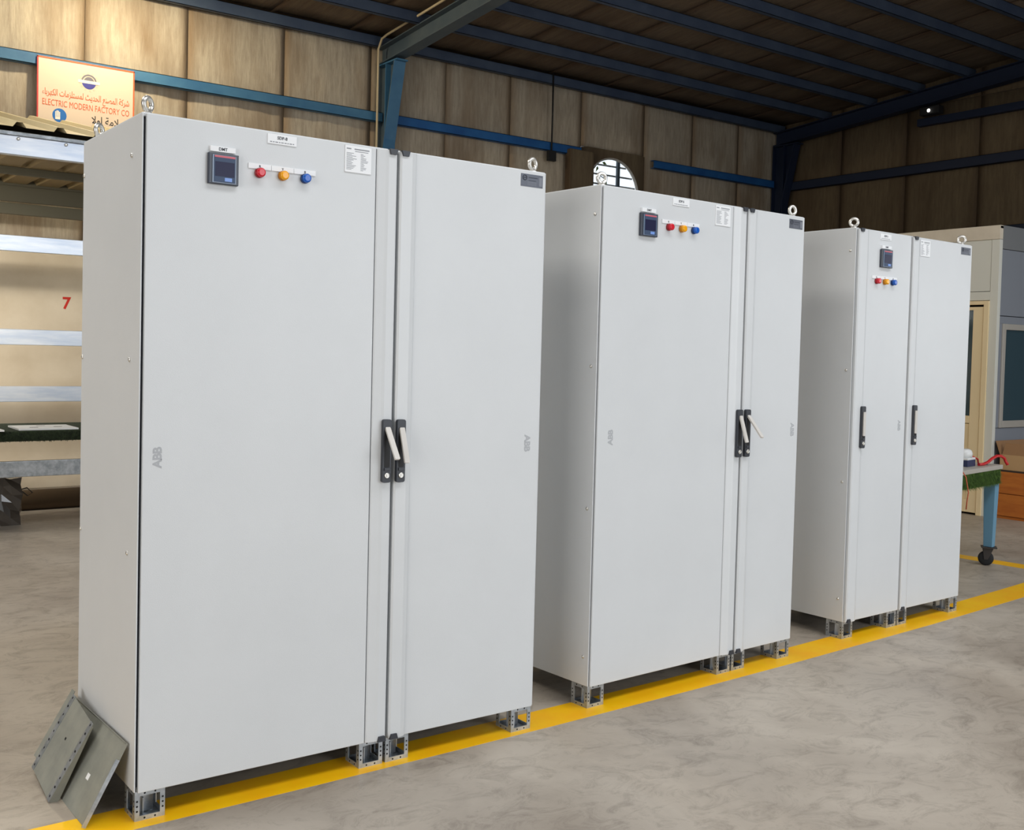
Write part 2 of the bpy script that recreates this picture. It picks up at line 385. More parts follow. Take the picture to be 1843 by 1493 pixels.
sky_sheet = mat('translucent_sheet', hexlin(225, 230, 232), 0.5)
for n_, (x0, x1, y0, y1) in (('window_2', (-1.3, 7.7, -3.6, -2.0)), ('window_added', (-2.3, -0.9, 0.8, 5.8))):  # second sheet is added to go with the left fill lamp
    bm = NB(); prism(bm, [(y1, roofz(y1)-0.004), (y0, roofz(y0)-0.004), (y0, roofz(y0)-0.02), (y1, roofz(y1)-0.02)], x0, x1, axis='x'); struct(n_, bm, sky_sheet)

# ------------------------------------------------------------------ steel frame
def purlin_mesh(L, h=0.12, w=0.06, t=0.005):
    bm = NB(); box(bm, 0, L, 0, t, -h, 0); box(bm, 0, L, 0, w, -h, -h+t); box(bm, 0, L, 0, w, -t, 0); box(bm, 0, L, w-t, w, -h, -h+0.02)
    return bm
words = ['first', 'second', 'third', 'fourth', 'fifth', 'sixth', 'seventh', 'eighth']
for i, yy in enumerate([7.58, 6.75, 6.0, 5.27, 4.56, 3.84, 3.15]):
    z = roofz(yy)-0.05
    o = obj('roof_purlin', purlin_mesh(XR+1.4), purlin_paint, None, (-1.5, yy, z), (0.0, 0, 0))
    tag(o, 'blue steel roof purlin, %s one out from the back wall' % words[i] if i else 'blue eaves purlin along the top of the back wall', 'roof beam', 'roof purlins')

def isection(bm, pts_out, pts_in, x, fw_, t=0.012):
    """web plate between an outer and an inner line (each ((y,z),(y,z))) with flanges of width fw_ along X"""
    (a, b), (c, d) = pts_out, pts_in
    prism(bm, [a, b, d, c], x-0.004, x+0.004, axis='x')
    for (p, q), s in ((pts_out, 1), (pts_in, -1)):
        v = Vector((q[0]-p[0], q[1]-p[1])).normalized(); n = Vector((-v.y, v.x))*t*0.5
        prism(bm, [(p[0]-n.x, p[1]-n.y), (p[0]+n.x, p[1]+n.y), (q[0]+n.x, q[1]+n.y), (q[0]-n.x, q[1]-n.y)], x-fw_/2, x+fw_/2, axis='x')

def frame(x, label, mcol, mraf):
    f = empty('portal_frame', (x, YB, 0)); tag(f, label, 'steel frame', 'portal frames of the hall')
    bm = NB(); isection(bm, ((7.66-YB, 0.0), (7.66-YB, 3.6)), ((7.532-YB, 0.0), (7.532-YB, 3.6)), 0, 0.15); isection(bm, ((7.66-YB, 3.6), (7.66-YB, 4.70)), ((7.532-YB, 3.6), (7.282-YB, 4.70)), 0, 0.15)
    obj('column', bm, mraf, f)
    bm = NB(); prism(bm, [(7.516-YB, 0.0), (7.524-YB, 0.0), (7.524-YB, 3.6), (7.275-YB, 4.70), (7.267-YB, 4.70), (7.516-YB, 3.6)], -0.076, 0.076, axis='x'); obj('inner_flange', bm, mcol, f)
    bm = NB(); box(bm, -0.07, 0.07, 7.46-YB, 7.475-YB, 3.2, 4.71); obj('stiffener', bm, mcol, f)
    bm = NB(); yE = 0.0
    isection(bm, ((7.66-YB, roofz(7.66)-0.17), (yE-YB, roofz(yE)-0.17)), ((7.66-YB, 4.715), (yE-YB, 4.715+0.084*7.66)), 0, 0.16)
    obj('rafter', bm, mraf, f)
    bm = NB(); box(bm, -0.075, 0.075, 7.22-YB, 7.66-YB, 4.695, 4.712); obj('end_plate', bm, mcol, f)
    bm = NB(); box(bm, -0.12, 0.12, 7.45-YB, 7.7-YB, 0, 0.02); obj('base_plate', bm, mcol, f)
    return f
frame(5.32, 'tapered blue steel column and grey rafter behind the nearest cabinet', steel_blue, rafter_paint)
frame(12.42, 'dark steel column and rafter against the far end wall', end_steel_shaded, end_steel_shaded)

def girt(L, h=0.11, d=0.07, t=0.006):
    bm = NB(); box(bm, 0, L, -d, -d+t, 0, h); box(bm, 0, L, -d, 0, 0, t); box(bm, 0, L, -d, 0, h-t, h); return bm
o = obj('wall_girt', girt(8.7), steel_blue, None, (-3.4, YB-0.05, 4.06)); tag(o, 'blue wall rail running behind the factory sign', 'wall rail', 'blue wall rails')
o = obj('wall_girt', girt(2.95), steel_deep, None, (5.42, YB-0.05, 4.06)); tag(o, 'deep blue wall rail between the column and the round window', 'wall rail', 'blue wall rails')
o = obj('wall_girt', girt(2.6), steel_deep, None, (9.72, YB-0.05, 4.06)); tag(o, 'dark blue wall rail right of the round window', 'wall rail', 'blue wall rails')
for z, lab in ((4.02, 'long blue rail across the middle of the dark end wall'), (3.08, 'lower blue rail on the end wall just above the white booth')):
    o = obj('wall_girt', girt(10.2, 0.13), end_steel_shaded, None, (XR-0.05, YB-0.1, z), (0, 0, -PI/2)); tag(o, lab, 'wall rail', 'blue wall rails')
bm = NB(); box(bm, 0, 6.5, -0.09, 0, 0, 0.10)
o = obj('cable_trough', bm, end_steel_shaded, None, (XR-0.05, 5.35, 4.66), (0, 0, -PI/2), bevel=0.006); tag(o, 'dark horizontal trough high on the end wall', 'trough')
lampo = empty('wall_lamp', (XR-0.15, 5.1, 4.74)); tag(lampo, 'small dark lamp with a bright spot high on the end wall', 'lamp')
bm = NB(); box(bm, -0.12, 0.0, -0.14, 0.14, 0.03, 0.14); obj('housing', bm, black_mat, lampo, bevel=0.01)
em = mat('lamp_bulb', (1, 1, 1), 0.5); bsdf(em).inputs['Emission Color'].default_value = (1, 0.97, 0.9, 1); bsdf(em).inputs['Emission Strength'].default_value = 6
bm = NB(); lathe(bm, [(0.012, 0), (0.022, 0.008), (0.016, 0.018), (0.004, 0.022)], 12, Matrix.Translation((-0.12, 0.0, 0.08)) @ Matrix.Rotation(-PI/2, 4, 'Y')); obj('bulb', bm, em, lampo)

# conduit up the column and along the rafter
bm = NB(); tube(bm, [(0, 0, 0.0), (0, 0, 4.86), (0.015, -0.05, 4.97), (0.03, -0.14, 5.0), (0.04, -2.6, 5.0+0.085*2.5)], 0.014, 8)
o = obj('conduit_pipe', bm, conduit_m, None, (5.18, 7.52, 0.0)); tag(o, 'thin beige conduit pipe running up beside the blue column', 'pipe')
bm = NB(); tube(bm, [(0, 0, 1.1), (0.005, 0, 0.6), (0, -0.002, 0.09)], 0.012, 8); box(bm, -0.06, 0.06, -0.03, 0.02, -0.03, 0.10)
o = obj('hanging_cable', bm, black_mat, None, (7.83, YB-0.145, 3.95)); tag(o, 'black cable hanging down the back wall to a bracket on the rail', 'cable')

# warm flood lamp high on the back wall, above the factory sign (just over the top of the picture)
fl = empty('flood_lamp', (2.1, 6.62, 5.03)); tag(fl, 'flood lamp hung under the roof above the factory sign', 'lamp')
bm = NB(); lathe(bm, [(0.05, 0.16), (0.09, 0.12), (0.17, 0.0), (0.165, 0.0), (0.08, 0.11)], 20); obj('shade', bm, galv, fl)
bm = NB(); tube(bm, [(0, 0, 0.15), (0, 0, 0.32)], 0.012); obj('hanger', bm, black_mat, fl)
l = bpy.data.lights.new('flood_lamp_light', 'POINT'); l.energy = 185; l.color = (1.0, 0.86, 0.60); l.shadow_soft_size = 0.07
lo = bpy.data.objects.new('flood_lamp_light', l); COL.objects.link(lo); lo.location = (2.1, 6.62, 4.99)

# ------------------------------------------------------------------ round window
win = empty('window_1', (9.03, YB, 3.62)); win['kind'] = 'structure'
def ring_panel(r, x0, x1, z0, z1, y0, y1, m, name, parent, n=48):
    """rectangular board with a round hole of radius r centred at local origin"""
    bm = NB(); fr = []; 
    for y in (y0, y1):
        ci = []; co = []
        for k in range(n):
            a = 2*PI*k/n; c, s = math.cos(a), math.sin(a)
            t = min((x1 if c > 0 else x0)/c if abs(c) > 1e-6 else 1e9, (z1 if s > 0 else z0)/s if abs(s) > 1e-6 else 1e9)
            ci.append(bm.verts.new((r*c, y, r*s))); co.append(bm.verts.new((t*c, y, t*s)))
        fr.append((ci, co))
    for k in range(n):
        j = (k+1) % n
        for q in (0, 1):
            ci, co = fr[q]; bm.faces.new((ci[k], ci[j], co[j], co[k]))
        bm.faces.new((fr[0][0][k], fr[0][0][j], fr[1][0][j], fr[1][0][k])); bm.faces.new((fr[0][1][k], fr[0][1][j], fr[1][1][j], fr[1][1][k]))
    return obj(name, bm, m, parent)
ring_panel(0.50, WX0-9.03, WX1-9.03, WZ0-3.62, WZ1-3.62, -0.03, 0.02, insul_end_shaded, 'surround_board', win)
bm = NB(); tube(bm, [(0.50*math.cos(2*PI*k/40), -0.01, 0.50*math.sin(2*PI*k/40)) for k in range(40)], 0.022, 8, closed=True); obj('window_frame', bm, trim_grey, win)
bm = NB(); box(bm, 0.11, 0.155, -0.005, 0.03, -0.48, 0.485); obj('mullion', bm, rafter_paint, win)
for z in (-0.30, -0.15, 0.0, 0.14, 0.27, 0.40):
    c = math.sqrt(0.5**2-z*z); bm = NB(); box(bm, -c, c, 0.03, 0.045, z-0.011, z+0.011); obj('louvre_bar', bm, trim_grey, win)
wg = mat('window_glass', (0.9, 0.95, 1), 0.02); bsdf(wg).inputs['Transmission Weight'].default_value = 1.0; bsdf(wg).inputs['IOR'].default_value = 1.02
bm = NB(); lathe(bm, [(0.498, 0.0), (0.498, 0.004)], 40, Matrix.Translation((0, 0.022, 0)) @ Matrix.Rotation(-PI/2, 4, 'X')); obj('pane', bm, wg, win)
bm = NB(); box(bm, -0.21, 0.21, -0.05, 0.06, -0.4, 0.5)
o = obj('insulation_board', bm, insul_end_shaded, None, (8.33, YB-0.14, 3.62), (0, 0, 0.0), bevel=0.012); tag(o, 'brown insulation board standing proud left of the round window', 'board')
bm = NB(); leafm = mat('leaf', hexlin(120, 138, 60), 0.6)
tube(bm, [(0, 0, -0.3), (0.03, 0.0, -0.05), (0.10, 0.01, 0.10), (0.2, 0.0, 0.22), (0.28, 0.01, 0.28)], 0.008, 6); tube(bm, [(0.10, 0, 0.1), (0.25, 0, 0.08), (0.36, 0, 0.04)], 0.006, 6); tube(bm, [(0.03, 0, -0.05), (0.25, 0, -0.14), (0.4, 0, -0.22)], 0.006, 6)
tw = obj('vine_twig', bm, mat('twig', hexlin(70, 62, 36), 0.8), None, (8.60, YB+0.05, 3.80)); tag(tw, 'leafy vine twig seen through the round window', 'plant')
for dx, dz, r in ((0.04, 0.22, 0.4), (0.12, 0.30, 0.9), (0.22, 0.20, 1.9), (0.3, 0.26, 0.2), (0.27, 0.06, 2.4), (0.36, 0.02, 1.2), (0.4, -0.2, 2.0), (0.02, 0.05, 1.1)):
    bm = NB(); M = Matrix.Translation((dx, 0.0, dz)) @ Matrix.Rotation(r, 4, 'Y')
    a = [bm.verts.new(M @ Vector(p)) for p in ((0, 0, 0), (0.03, -0.008, 0.02), (0.065, -0.012, 0.0), (0.09, 0, -0.004), (0.03, -0.008, -0.02))]
    b = [bm.verts.new(v.co+Vector((0, 0.003, 0))) for v in a]
    bm.faces.new(a); bm.faces.new(b[::-1])
    for i in range(5): bm.faces.new((a[i], b[i], b[(i+1) % 5], a[(i+1) % 5]))
    obj('leaf', bm, leafm, tw)

# ------------------------------------------------------------------ factory sign
sg = empty('factory_sign', (1.94, YB-0.135, 3.45)); tag(sg, 'cream factory sign with orange border and lettering on the back wall', 'sign')
bm = NB(); box(bm, -0.46, 0.46, 0, 0.012, 0, 0.69); obj('board', bm, mat('sign_cream', hexlin(226, 204, 180), 0.5), sg)
orange = mat('sign_orange', hexlin(226, 104, 56), 0.5); sred = mat('sign_red', hexlin(206, 66, 62), 0.5)
for a in ((-0.465, -0.452, 0, 0.69, sred), (0.452, 0.465, 0, 0.69, orange), (-0.465, 0.465, 0.68, 0.693, orange), (-0.465, 0.465, 0, 0.012, orange)):
    bm = NB(); box(bm, a[0], a[1], -0.004, 0.004, a[2], a[3]); obj('border_strip', bm, a[4], sg)
def fit(o, w):
    xs = [v.co.x for v in o.data.vertices]; s = w/(max(xs)-min(xs))
    for v in o.data.vertices: v.co.x *= s
    return o
fit(text('english_lettering', 'ELECTRIC MODERN FACTORY CO', 0.085, orange, sg, (0.0, -0.0015, 0.265)), 0.83)
try:
    fit(text('arabic_lettering', arabic('شركة المصنع الحديث لمستلزمات الكهرباء'), 0.085, orange, sg, (0.0, -0.0015, 0.365), bold=0.0006), 0.83)
    fit(text('arabic_notice', arabic('السلامة اولا'), 0.10, mat('sign_black', hexlin(40, 36, 36), 0.6), sg, (0.24, -0.0015, 0.155), bold=0.0006), 0.38)
except Exception as ex: print('arabic', ex)
silver = mat('sign_silver', hexlin(120, 116, 124), 0.4); purple = mat('sign_purple', hexlin(72, 70, 150), 0.4); gearc = mat('sign_gear', hexlin(226, 196, 170), 0.5); white_s = mat('sign_white', hexlin(246, 236, 220), 0.4)
def arc(r0, r1, a0, a1, y, m, name, n=16, M=None):
    bm = NB(); pts = [(r1*math.cos(a0+(a1-a0)*k/n), r1*math.sin(a0+(a1-a0)*k/n)) for k in range(n+1)]+[(r0*math.cos(a1-(a1-a0)*k/n), r0*math.sin(a1-(a1-a0)*k/n)) for k in range(n+1)]
    if r0 < 1e-6: pts = pts[:n+1]
    prism(bm, pts, y, y+0.001, axis='y'); return obj(name, bm, m, sg, (0.02, 0, 0.515))
for k in range(12): arc(0.075, 0.094, k*PI/6, k*PI/6+0.22, -0.0012, gearc, 'gear_tooth', 3)
arc(0.06, 0.075, 0, PI, -0.0015, silver, 'logo_crown'); arc(0.0, 0.05, 0.25, PI-0.25, -0.0022, silver, 'logo_dome'); arc(0.0, 0.068, PI+0.2, 2*PI-0.2, -0.0015, purple, 'logo_base')
bm = NB(); box(bm, -0.105, 0.105, -0.0035, -0.001, -0.014, 0.014); obj('logo_banner', bm, white_s, sg, (0.02, 0, 0.515))
bm = NB(); lathe(bm, [(0.066, 0), (0.066, 0.002)], 28, Matrix.Translation((-0.255, 0.0, 0.155)) @ Matrix.Rotation(PI/2, 4, 'X')); obj('safety_disc', bm, mat('sign_blue', hexlin(38, 110, 186), 0.4), sg)
bm = NB()
for i, h in enumerate((0.05, 0.06, 0.058, 0.048)): box(bm, -0.295+i*0.012, -0.2855+i*0.012, -0.004, -0.001, 0.14, 0.14+h)
box(bm, -0.295, -0.249, -0.004, -0.001, 0.115, 0.142); obj('glove_symbol', bm, white_s, sg)

# ------------------------------------------------------------------ floor lines
def strip(pts_o, pts_i, z=0.0006):
    bm = NB(); v = []
    for (a, b) in zip(pts_o, pts_i):
        v.append((bm.verts.new((a[0], a[1], -0.002)), bm.verts.new((b[0], b[1], -0.002)), bm.verts.new((a[0], a[1], z)), bm.verts.new((b[0], b[1], z))))
    for p, q in zip(v, v[1:]):
        bm.faces.new((p[2], q[2], q[3], p[3])); bm.faces.new((p[0], p[1], q[1], q[0])); bm.faces.new((p[0], q[0], q[2], p[2])); bm.faces.new((p[1], p[3], q[3], q[1]))
    for e in (v[0], v[-1]): bm.faces.new((e[0], e[1], e[3], e[2]))
    return bm
xs = [-4, -1, 0.6, 1.6, 2.4, 3.2, 4.4, 5.6, 6.39]
def yo(x): return -0.043+0.0 if x < 0 else -0.043+0.0075*x*x
o = obj('floor_line', strip([(x, yo(x)) for x in xs], [(x, yo(x)+0.158+0.004*max(0, x)) for x in xs]), yellow); tag(o, 'wide yellow floor line running under the fronts of the cabinets', 'floor marking', 'yellow floor lines')
o = obj('floor_line', strip([(6.39, 1.45), (6.445, 0.648), (6.5, 0.25)], [(6.53, 1.45), (6.60, 0.74), (6.64, 0.25)]), yellow); tag(o, 'thin yellow floor line crossing beneath the work table', 'floor marking', 'yellow floor lines')

# ------------------------------------------------------------------ the three cabinets
ZB, ZT, DEP = 0.09, 2.09, 0.598

# shared meshes
def mesh_of(bm, mats, name):
    bmesh.ops.recalc_face_normals(bm, faces=bm.faces[:]); me = bpy.data.meshes.new(name); bm.to_mesh(me); bm.free()
    for m in (mats if isinstance(mats, (list, tuple)) else [mats]): me.materials.append(m)
    return me
def foot_mesh():
    """open sheet-steel plinth corner, 0.092 cube, windows in the faces, bolt holes"""
    bm = NB(); s, h, t, b = 0.092, ZB, 0.003, 0.015
    for (y0, y1) in ((0, t), (s-t, s)):
        box(bm, 0, s, y0, y1, 0, b); box(bm, 0, s, y0, y1, h-b, h); box(bm, 0, b, y0, y1, b, h-b); box(bm, s-b, s, y0, y1, b, h-b)
    for (x0, x1) in ((0, t), (s-t, s)):
        box(bm, x0, x1, t, s-t, 0, b); box(bm, x0, x1, t, s-t, h-b, h); box(bm, x0, x1, t, b+t, b, h-b); box(bm, x0, x1, s-t-b, s-t, b, h-b)
    box(bm, t, s-t, t, s-t, 0.0005, t)
    def dot(px, pz, face):
        c = []
        for k in range(8):
            a = 2*PI*k/8; u, w = 0.0032*math.cos(a), 0.0032*math.sin(a)
            c.append(bm.verts.new((px+u, -0.0004, pz+w) if face == 'f' else (-0.0004, px+u, pz+w)))
        f = bm.faces.new(c); f.material_index = 1
    for face in 'fs':
        for px, pz in ((0.007, 0.03), (0.007, 0.045), (0.007, 0.06), (s-0.007, 0.03), (s-0.007, 0.045), (s-0.007, 0.06), (0.03, 0.0075), (0.062, 0.0075), (0.03, h-0.0075), (0.062, h-0.0075)):
            dot(px, pz, face)
    return mesh_of(bm, [galv, hole], 'plinth_foot')
FOOT = foot_mesh()
def bracket_mesh():
    bm = NB(); box(bm, 0.02, 0.072, 0.05, 0.054, 0.006, 0.085); box(bm, 0.03, 0.034, 0.02, 0.054, 0.006, 0.06); return mesh_of(bm, galv, 'foot_bracket')
BRK = bracket_mesh()
def eyebolt_mesh():
    bm = NB(); R, r = 0.0190, 0.0074
    tube(bm, [(R*math.cos(2*PI*k/24), 0, 0.032+R*math.sin(2*PI*k/24)) for k in range(24)], r, 10, closed=True)
    lathe(bm, [(0.016, 0.0), (0.017, 0.002), (0.016, 0.006), (0.009, 0.010), (0.008, 0.016)], 16)
    return mesh_of(bm, chrome, 'eyebolt')
EYE = eyebolt_mesh()
def screw_mesh():
    bm = NB(); M = Matrix.Rotation(-PI/2, 4, 'Y'); lathe(bm, [(0.0075, 0.0), (0.007, 0.002), (0.0045, 0.0042), (0.001, 0.005)], 12, M); return mesh_of(bm, chrome, 'panel_screw')
SCREW = screw_mesh()
def roundrect(x0, x1, z0, z1, r, n=4):
    p = []
    for cx, cz, a in ((x1-r, z0+r, -PI/2), (x1-r, z1-r, 0), (x0+r, z1-r, PI/2), (x0+r, z0+r, PI)):
        for k in range(n+1): p.append((cx+r*math.cos(a+k*PI/2/n), cz+r*math.sin(a+k*PI/2/n)))
    return p
def handle_base_mesh():
    bm = NB(); prism(bm, roundrect(-0.0165, 0.0165, -0.1065, 0.1065, 0.008), -0.014, 0.0, axis='y')
    prism(bm, roundrect(-0.011, 0.011, -0.055, 0.079, 0.004), -0.0146, -0.0139, mi=1, axis='y')
    return mesh_of(bm, [plastic_black, slot_black], 'handle')
HBASE = handle_base_mesh()
def lever_mesh():
    bm = NB(); prism(bm, roundrect(-0.0095, 0.0095, -0.118, 0.004, 0.003), -0.007, 0.0, axis='y'); return mesh_of(bm, satin, 'lever')
LEVER = lever_mesh()
def lock_mesh():
    bm = NB(); lathe(bm, [(0.0095, 0.0), (0.0095, 0.003), (0.007, 0.0045), (0.006, 0.003)], 16, Matrix.Rotation(PI/2, 4, 'X')); box(bm, -0.0012, 0.0012, -0.0052, -0.002, -0.005, 0.005); return mesh_of(bm, chrome, 'lock_cylinder')
LOCK = lock_mesh()
def cap_mesh():
    bm = NB(); prism(bm, [(-0.016, 0.0), (-0.011, -0.018), (0.011, -0.018), (0.016, 0.0)], -0.004, 0.012, axis='y'); return mesh_of(bm, plastic_black, 'profile_end_cap')
CAP = cap_mesh()
def slabmesh(x0, x1, z0, z1, t=0.0015):
    bm = NB(); box(bm, x0, x1, -t, 0, z0, z1); return bm

def profile_poly(x0, x1, side):
    """cross-section (x, y) of the raised handle profile; side is where the sloped shoulder lies"""
    p = [(x0, 0.014), (x1, 0.014)]
    if side == 'R': p += [(x1, -0.001), (x1-0.002, -0.004), (x1-0.008, -0.0105), (x1-0.025, -0.016), (x0+0.006, -0.014), (x0, -0.009)]
    else: p += [(x1, -0.009), (x1-0.006, -0.012), (x0+0.040, -0.013), (x0+0.030, -0.010), (x0+0.004, -0.004), (x0, -0.001)]
    return p

def lamp_part(cab, x, z, m, dfront):
    bm = NB(); M = Matrix.Translation((x, dfront, z)) @ Matrix.Rotation(PI/2, 4, 'X')
    lathe(bm, [(0.0155, 0.0), (0.0155, 0.006), (0.0145, 0.010)], 24, M); b = obj('indicator_lamp', bm, lamp_ring[m], cab)
    bm = NB(); lathe(bm, [(0.0142, 0.009), (0.0142, 0.019), (0.0128, 0.0225), (0.009, 0.0235)], 24, M); obj('lens', bm, m, b)

def cabinet(name, loc, yaw, Wd, split, label, doors, meter, tagz, plate, strip_, lamps, data, grey, logos, handles, eyes, plate_text, screws):
    c = empty(name, (loc[0], loc[1], 0), yaw); tag(c, label, 'electrical cabinet', 'row of grey electrical cabinets')
    g = 0.004
    # two bolted enclosures
    for a, b in ((0, split-0.0015), (split+0.0015, Wd)):
        bm = NB(); box(bm, a+0.0035, b-0.0035, 0.016, DEP-0.004, ZB+0.004, ZT-0.006); obj('enclosure', bm, gapgrey, c)
        bm = NB(); box(bm, a+0.006, b-0.006, 0.010, 0.0165, ZB+0.012, ZT-0.014); obj('door_gasket', bm, gasket, c)
        bm = NB(); box(bm, a, b, 0.004, DEP, ZT-0.012, ZT); obj('roof_plate', bm, paint, c, bevel=0.003)
    for a, b in ((0, 0.0035), (Wd-0.0035, Wd)):
        bm = NB(); box(bm, a-0.0005, b+0.0005, 0.0, DEP, ZB, ZT-0.004); sp = obj('side_panel', bm, paint, c, bevel=0.0015)
        if a == 0: left_panel = sp
    bm = NB(); box(bm, 0.002, Wd-0.002, DEP-0.003, DEP, ZB, ZT-0.004); obj('rear_panel', bm, paint, c)
    bm = NB(); box(bm, 0.006, Wd-0.006, 0.03, DEP-0.03, ZB-0.002, ZB+0.006); obj('floor_plate', bm, black_mat, c)  # coloured black to deepen the shade beneath the cabinet
    # doors
    for kind, a, b, q0, q1 in doors:
        if kind == 'flat':
            bm = NB(); box(bm, a, b, -0.003, 0.013, ZB-0.003, ZT-0.004); obj('door', bm, paint, c, bevel=0.002)
        else:
            bm = NB(); prism(bm, profile_poly(a, b, kind), ZB-0.003, ZT-0.006, axis='z'); obj('handle_profile', bm, paint, c, bevel=0.0012)
            xc = b-0.018 if kind == 'L' else a+0.018
            mobj('profile_end_cap', CAP, c, (xc, -0.016, ZT-0.003)); mobj('profile_end_cap', CAP, c, (xc, -0.016, ZB-0.004), (0, PI, 0))
    df = -0.003
    # meter with its tag
    x0, x1, z0, z1 = meter
    bm = NB(); box(bm, x0, x1, -0.013, 0.0, z0, z1); mt = obj('power_meter', bm, meter_case, c, (0, df, 0), bevel=0.002)
    w, h = x1-x0, z1-z0
    def mp_(n, u0, u1, v0, v1, y0, y1, m): 
        bm = NB(); box(bm, x0+u0*w, x0+u1*w, y0, y1, z0+v0*h, z0+v1*h); return obj(n, bm, m, mt)
    mp_('meter_rim', 0.12, 0.90, 0.04, 0.93, -0.0155, -0.013, meter_rim); mp_('meter_face', 0.16, 0.87, 0.06, 0.92, -0.0162, -0.0155, meter_face)
    mp_('red_bar', 0.18, 0.86, 0.855, 0.915, -0.0167, -0.016, red_bar); mp_('screen', 0.20, 0.84, 0.25, 0.72, -0.0167, -0.016, screen); mp_('meter_key', 0.52, 0.76, 0.10, 0.215, -0.0172, -0.016, key_blue)
    bm = slabmesh(x0+0.007, x1-0.010, z1+0.004, z1+0.020, 0.010); t = obj('meter_tag', bm, label_white, c, (0, df, 0)); text('lettering', 'DMT', 0.013, ink, t, ((x0+x1)/2-0.002, -0.0104, z1+0.012), bold=0.0002)
    # name plate
    x0, x1, z0, z1 = plate
    t = obj('name_plate', slabmesh(x0, x1, z0, z1, 0.003), label_white, c, (0, df, 0)); text('lettering', plate_text, 0.0135, ink, t, ((x0+x1)/2, -0.0034, (z0+z1)/2+0.004), bold=0.0002)
    bm = NB(); xx = x0+0.008
    while xx < x1-0.012:
        wd = random.uniform(0.004, 0.012); box(bm, xx, min(xx+wd, x1-0.006), -0.0035, -0.003, z0+0.0045, z0+0.0075); xx += wd+0.003
    obj('fine_print', bm, ink_soft, t)
    # phase strip
    x0, x1, z0, z1 = strip_
    for i, L in enumerate('RYB'):
        a, b = x0+(x1-x0)*i/3+0.0006, x0+(x1-x0)*(i+1)/3-0.0006
        t = obj('phase_tag', slabmesh(a, b, z0, z1, 0.003), label_white, c, (0, df, 0)); text('lettering', L, 0.010, ink, t, ((a+b)/2, -0.0034, (z0+z1)/2), bold=0.0002)
    for (x, z), m in zip(lamps, (lamp_red, lamp_yel, lamp_blu)): lamp_part(c, x, z, m, df)
    # data sheet plate
    x0, x1, z0, z1 = data
    t = obj('data_plate', slabmesh(x0, x1, z0, z1, 0.003), label_white, c, (0, df, 0)); bm = NB()
    box(bm, x0+0.005, x0+0.022, -0.0035, -0.003, z1-0.012, z1-0.008); box(bm, x0+0.034, x1-0.008, -0.0035, -0.003, z1-0.012, z1-0.008); box(bm, x0+0.036, x1-0.012, -0.0035, -0.003, z1-0.018, z1-0.016)
    for r in range(13):
        z = z1-0.024-r*0.0044
        box(bm, x0+0.005, x0+0.022+random.uniform(0, 0.022), -0.0035, -0.003, z-0.0008, z+0.0008); box(bm, x0+0.058, x0+0.066+random.uniform(0, 0.02), -0.0035, -0.003, z-0.0008, z+0.0008)
    obj('fine_print', bm, ink_soft, t)
    # maker plate
    x0, x1, z0, z1 = grey
    t = obj('maker_plate', slabmesh(x0, x1, z0, z1, 0.001), plate_grey, c, (0, df, 0)); bm = NB()
    tube(bm, [(x0+0.018+0.009*math.cos(2*PI*k/16), -0.0012, z1-0.014+0.009*math.sin(2*PI*k/16)) for k in range(16)], 0.0016, 6, closed=True); box(bm, x0+0.008, x0+0.028, -0.002, -0.001, z1-0.0155, z1-0.0125)
    box(bm, x0+0.036, x0+0.078, -0.0014, -0.001, z1-0.014, z1-0.011); box(bm, x0+0.036, x0+0.07, -0.0014, -0.001, z1-0.024, z1-0.022)
    obj('emblem', bm, plate_ink, t); bm = NB()
    for r in range(3): box(bm, x0+0.03, x1-0.03, -0.0014, -0.001, z0+0.006+r*0.005, z0+0.0075+r*0.005)
    box(bm, x1-0.018, x1-0.004, -0.0014, -0.001, z0+0.006, z1-0.008); obj('fine_print', bm, plate_pale, t)
    # embossed logos, reading up or down the door edge
    for x, z, rot, sz in logos: text('logo_lettering', 'ABB', sz, logo_grey, c, (x, df-0.0002, z), (PI/2, rot, 0), bold=0.0014, extrude=0.0003, space=0.93)
    for x, z, th, yh in handles:
        h_ = mobj('handle', HBASE, c, (x, yh, z), bevel=0.0015)
        mobj('lever', LEVER, h_, (0, -0.0125, 0.074), (-math.radians(th), 0, 0)); mobj('lock_cylinder', LOCK, h_, (0, -0.014, -0.082))
        bm = NB(); box(bm, -0.011, 0.011, -0.018, -0.014, -0.066, -0.056); obj('latch_lip', bm, plastic_black, h_, bevel=0.001)
    for x, y, r in eyes: mobj('eyebolt', EYE, c, (x, y, ZT), (0, 0, r))
    for y, z in screws: mobj('panel_screw', SCREW, left_panel, (-0.0005, y, z))
    for x in (0.004, split-0.0995, split+0.0045, Wd-0.096):
        for y in (0.004, DEP-0.096):
            f = mobj('plinth_foot', FOOT, c, (x, y, 0)); mobj('foot_bracket', BRK, f)
    return c

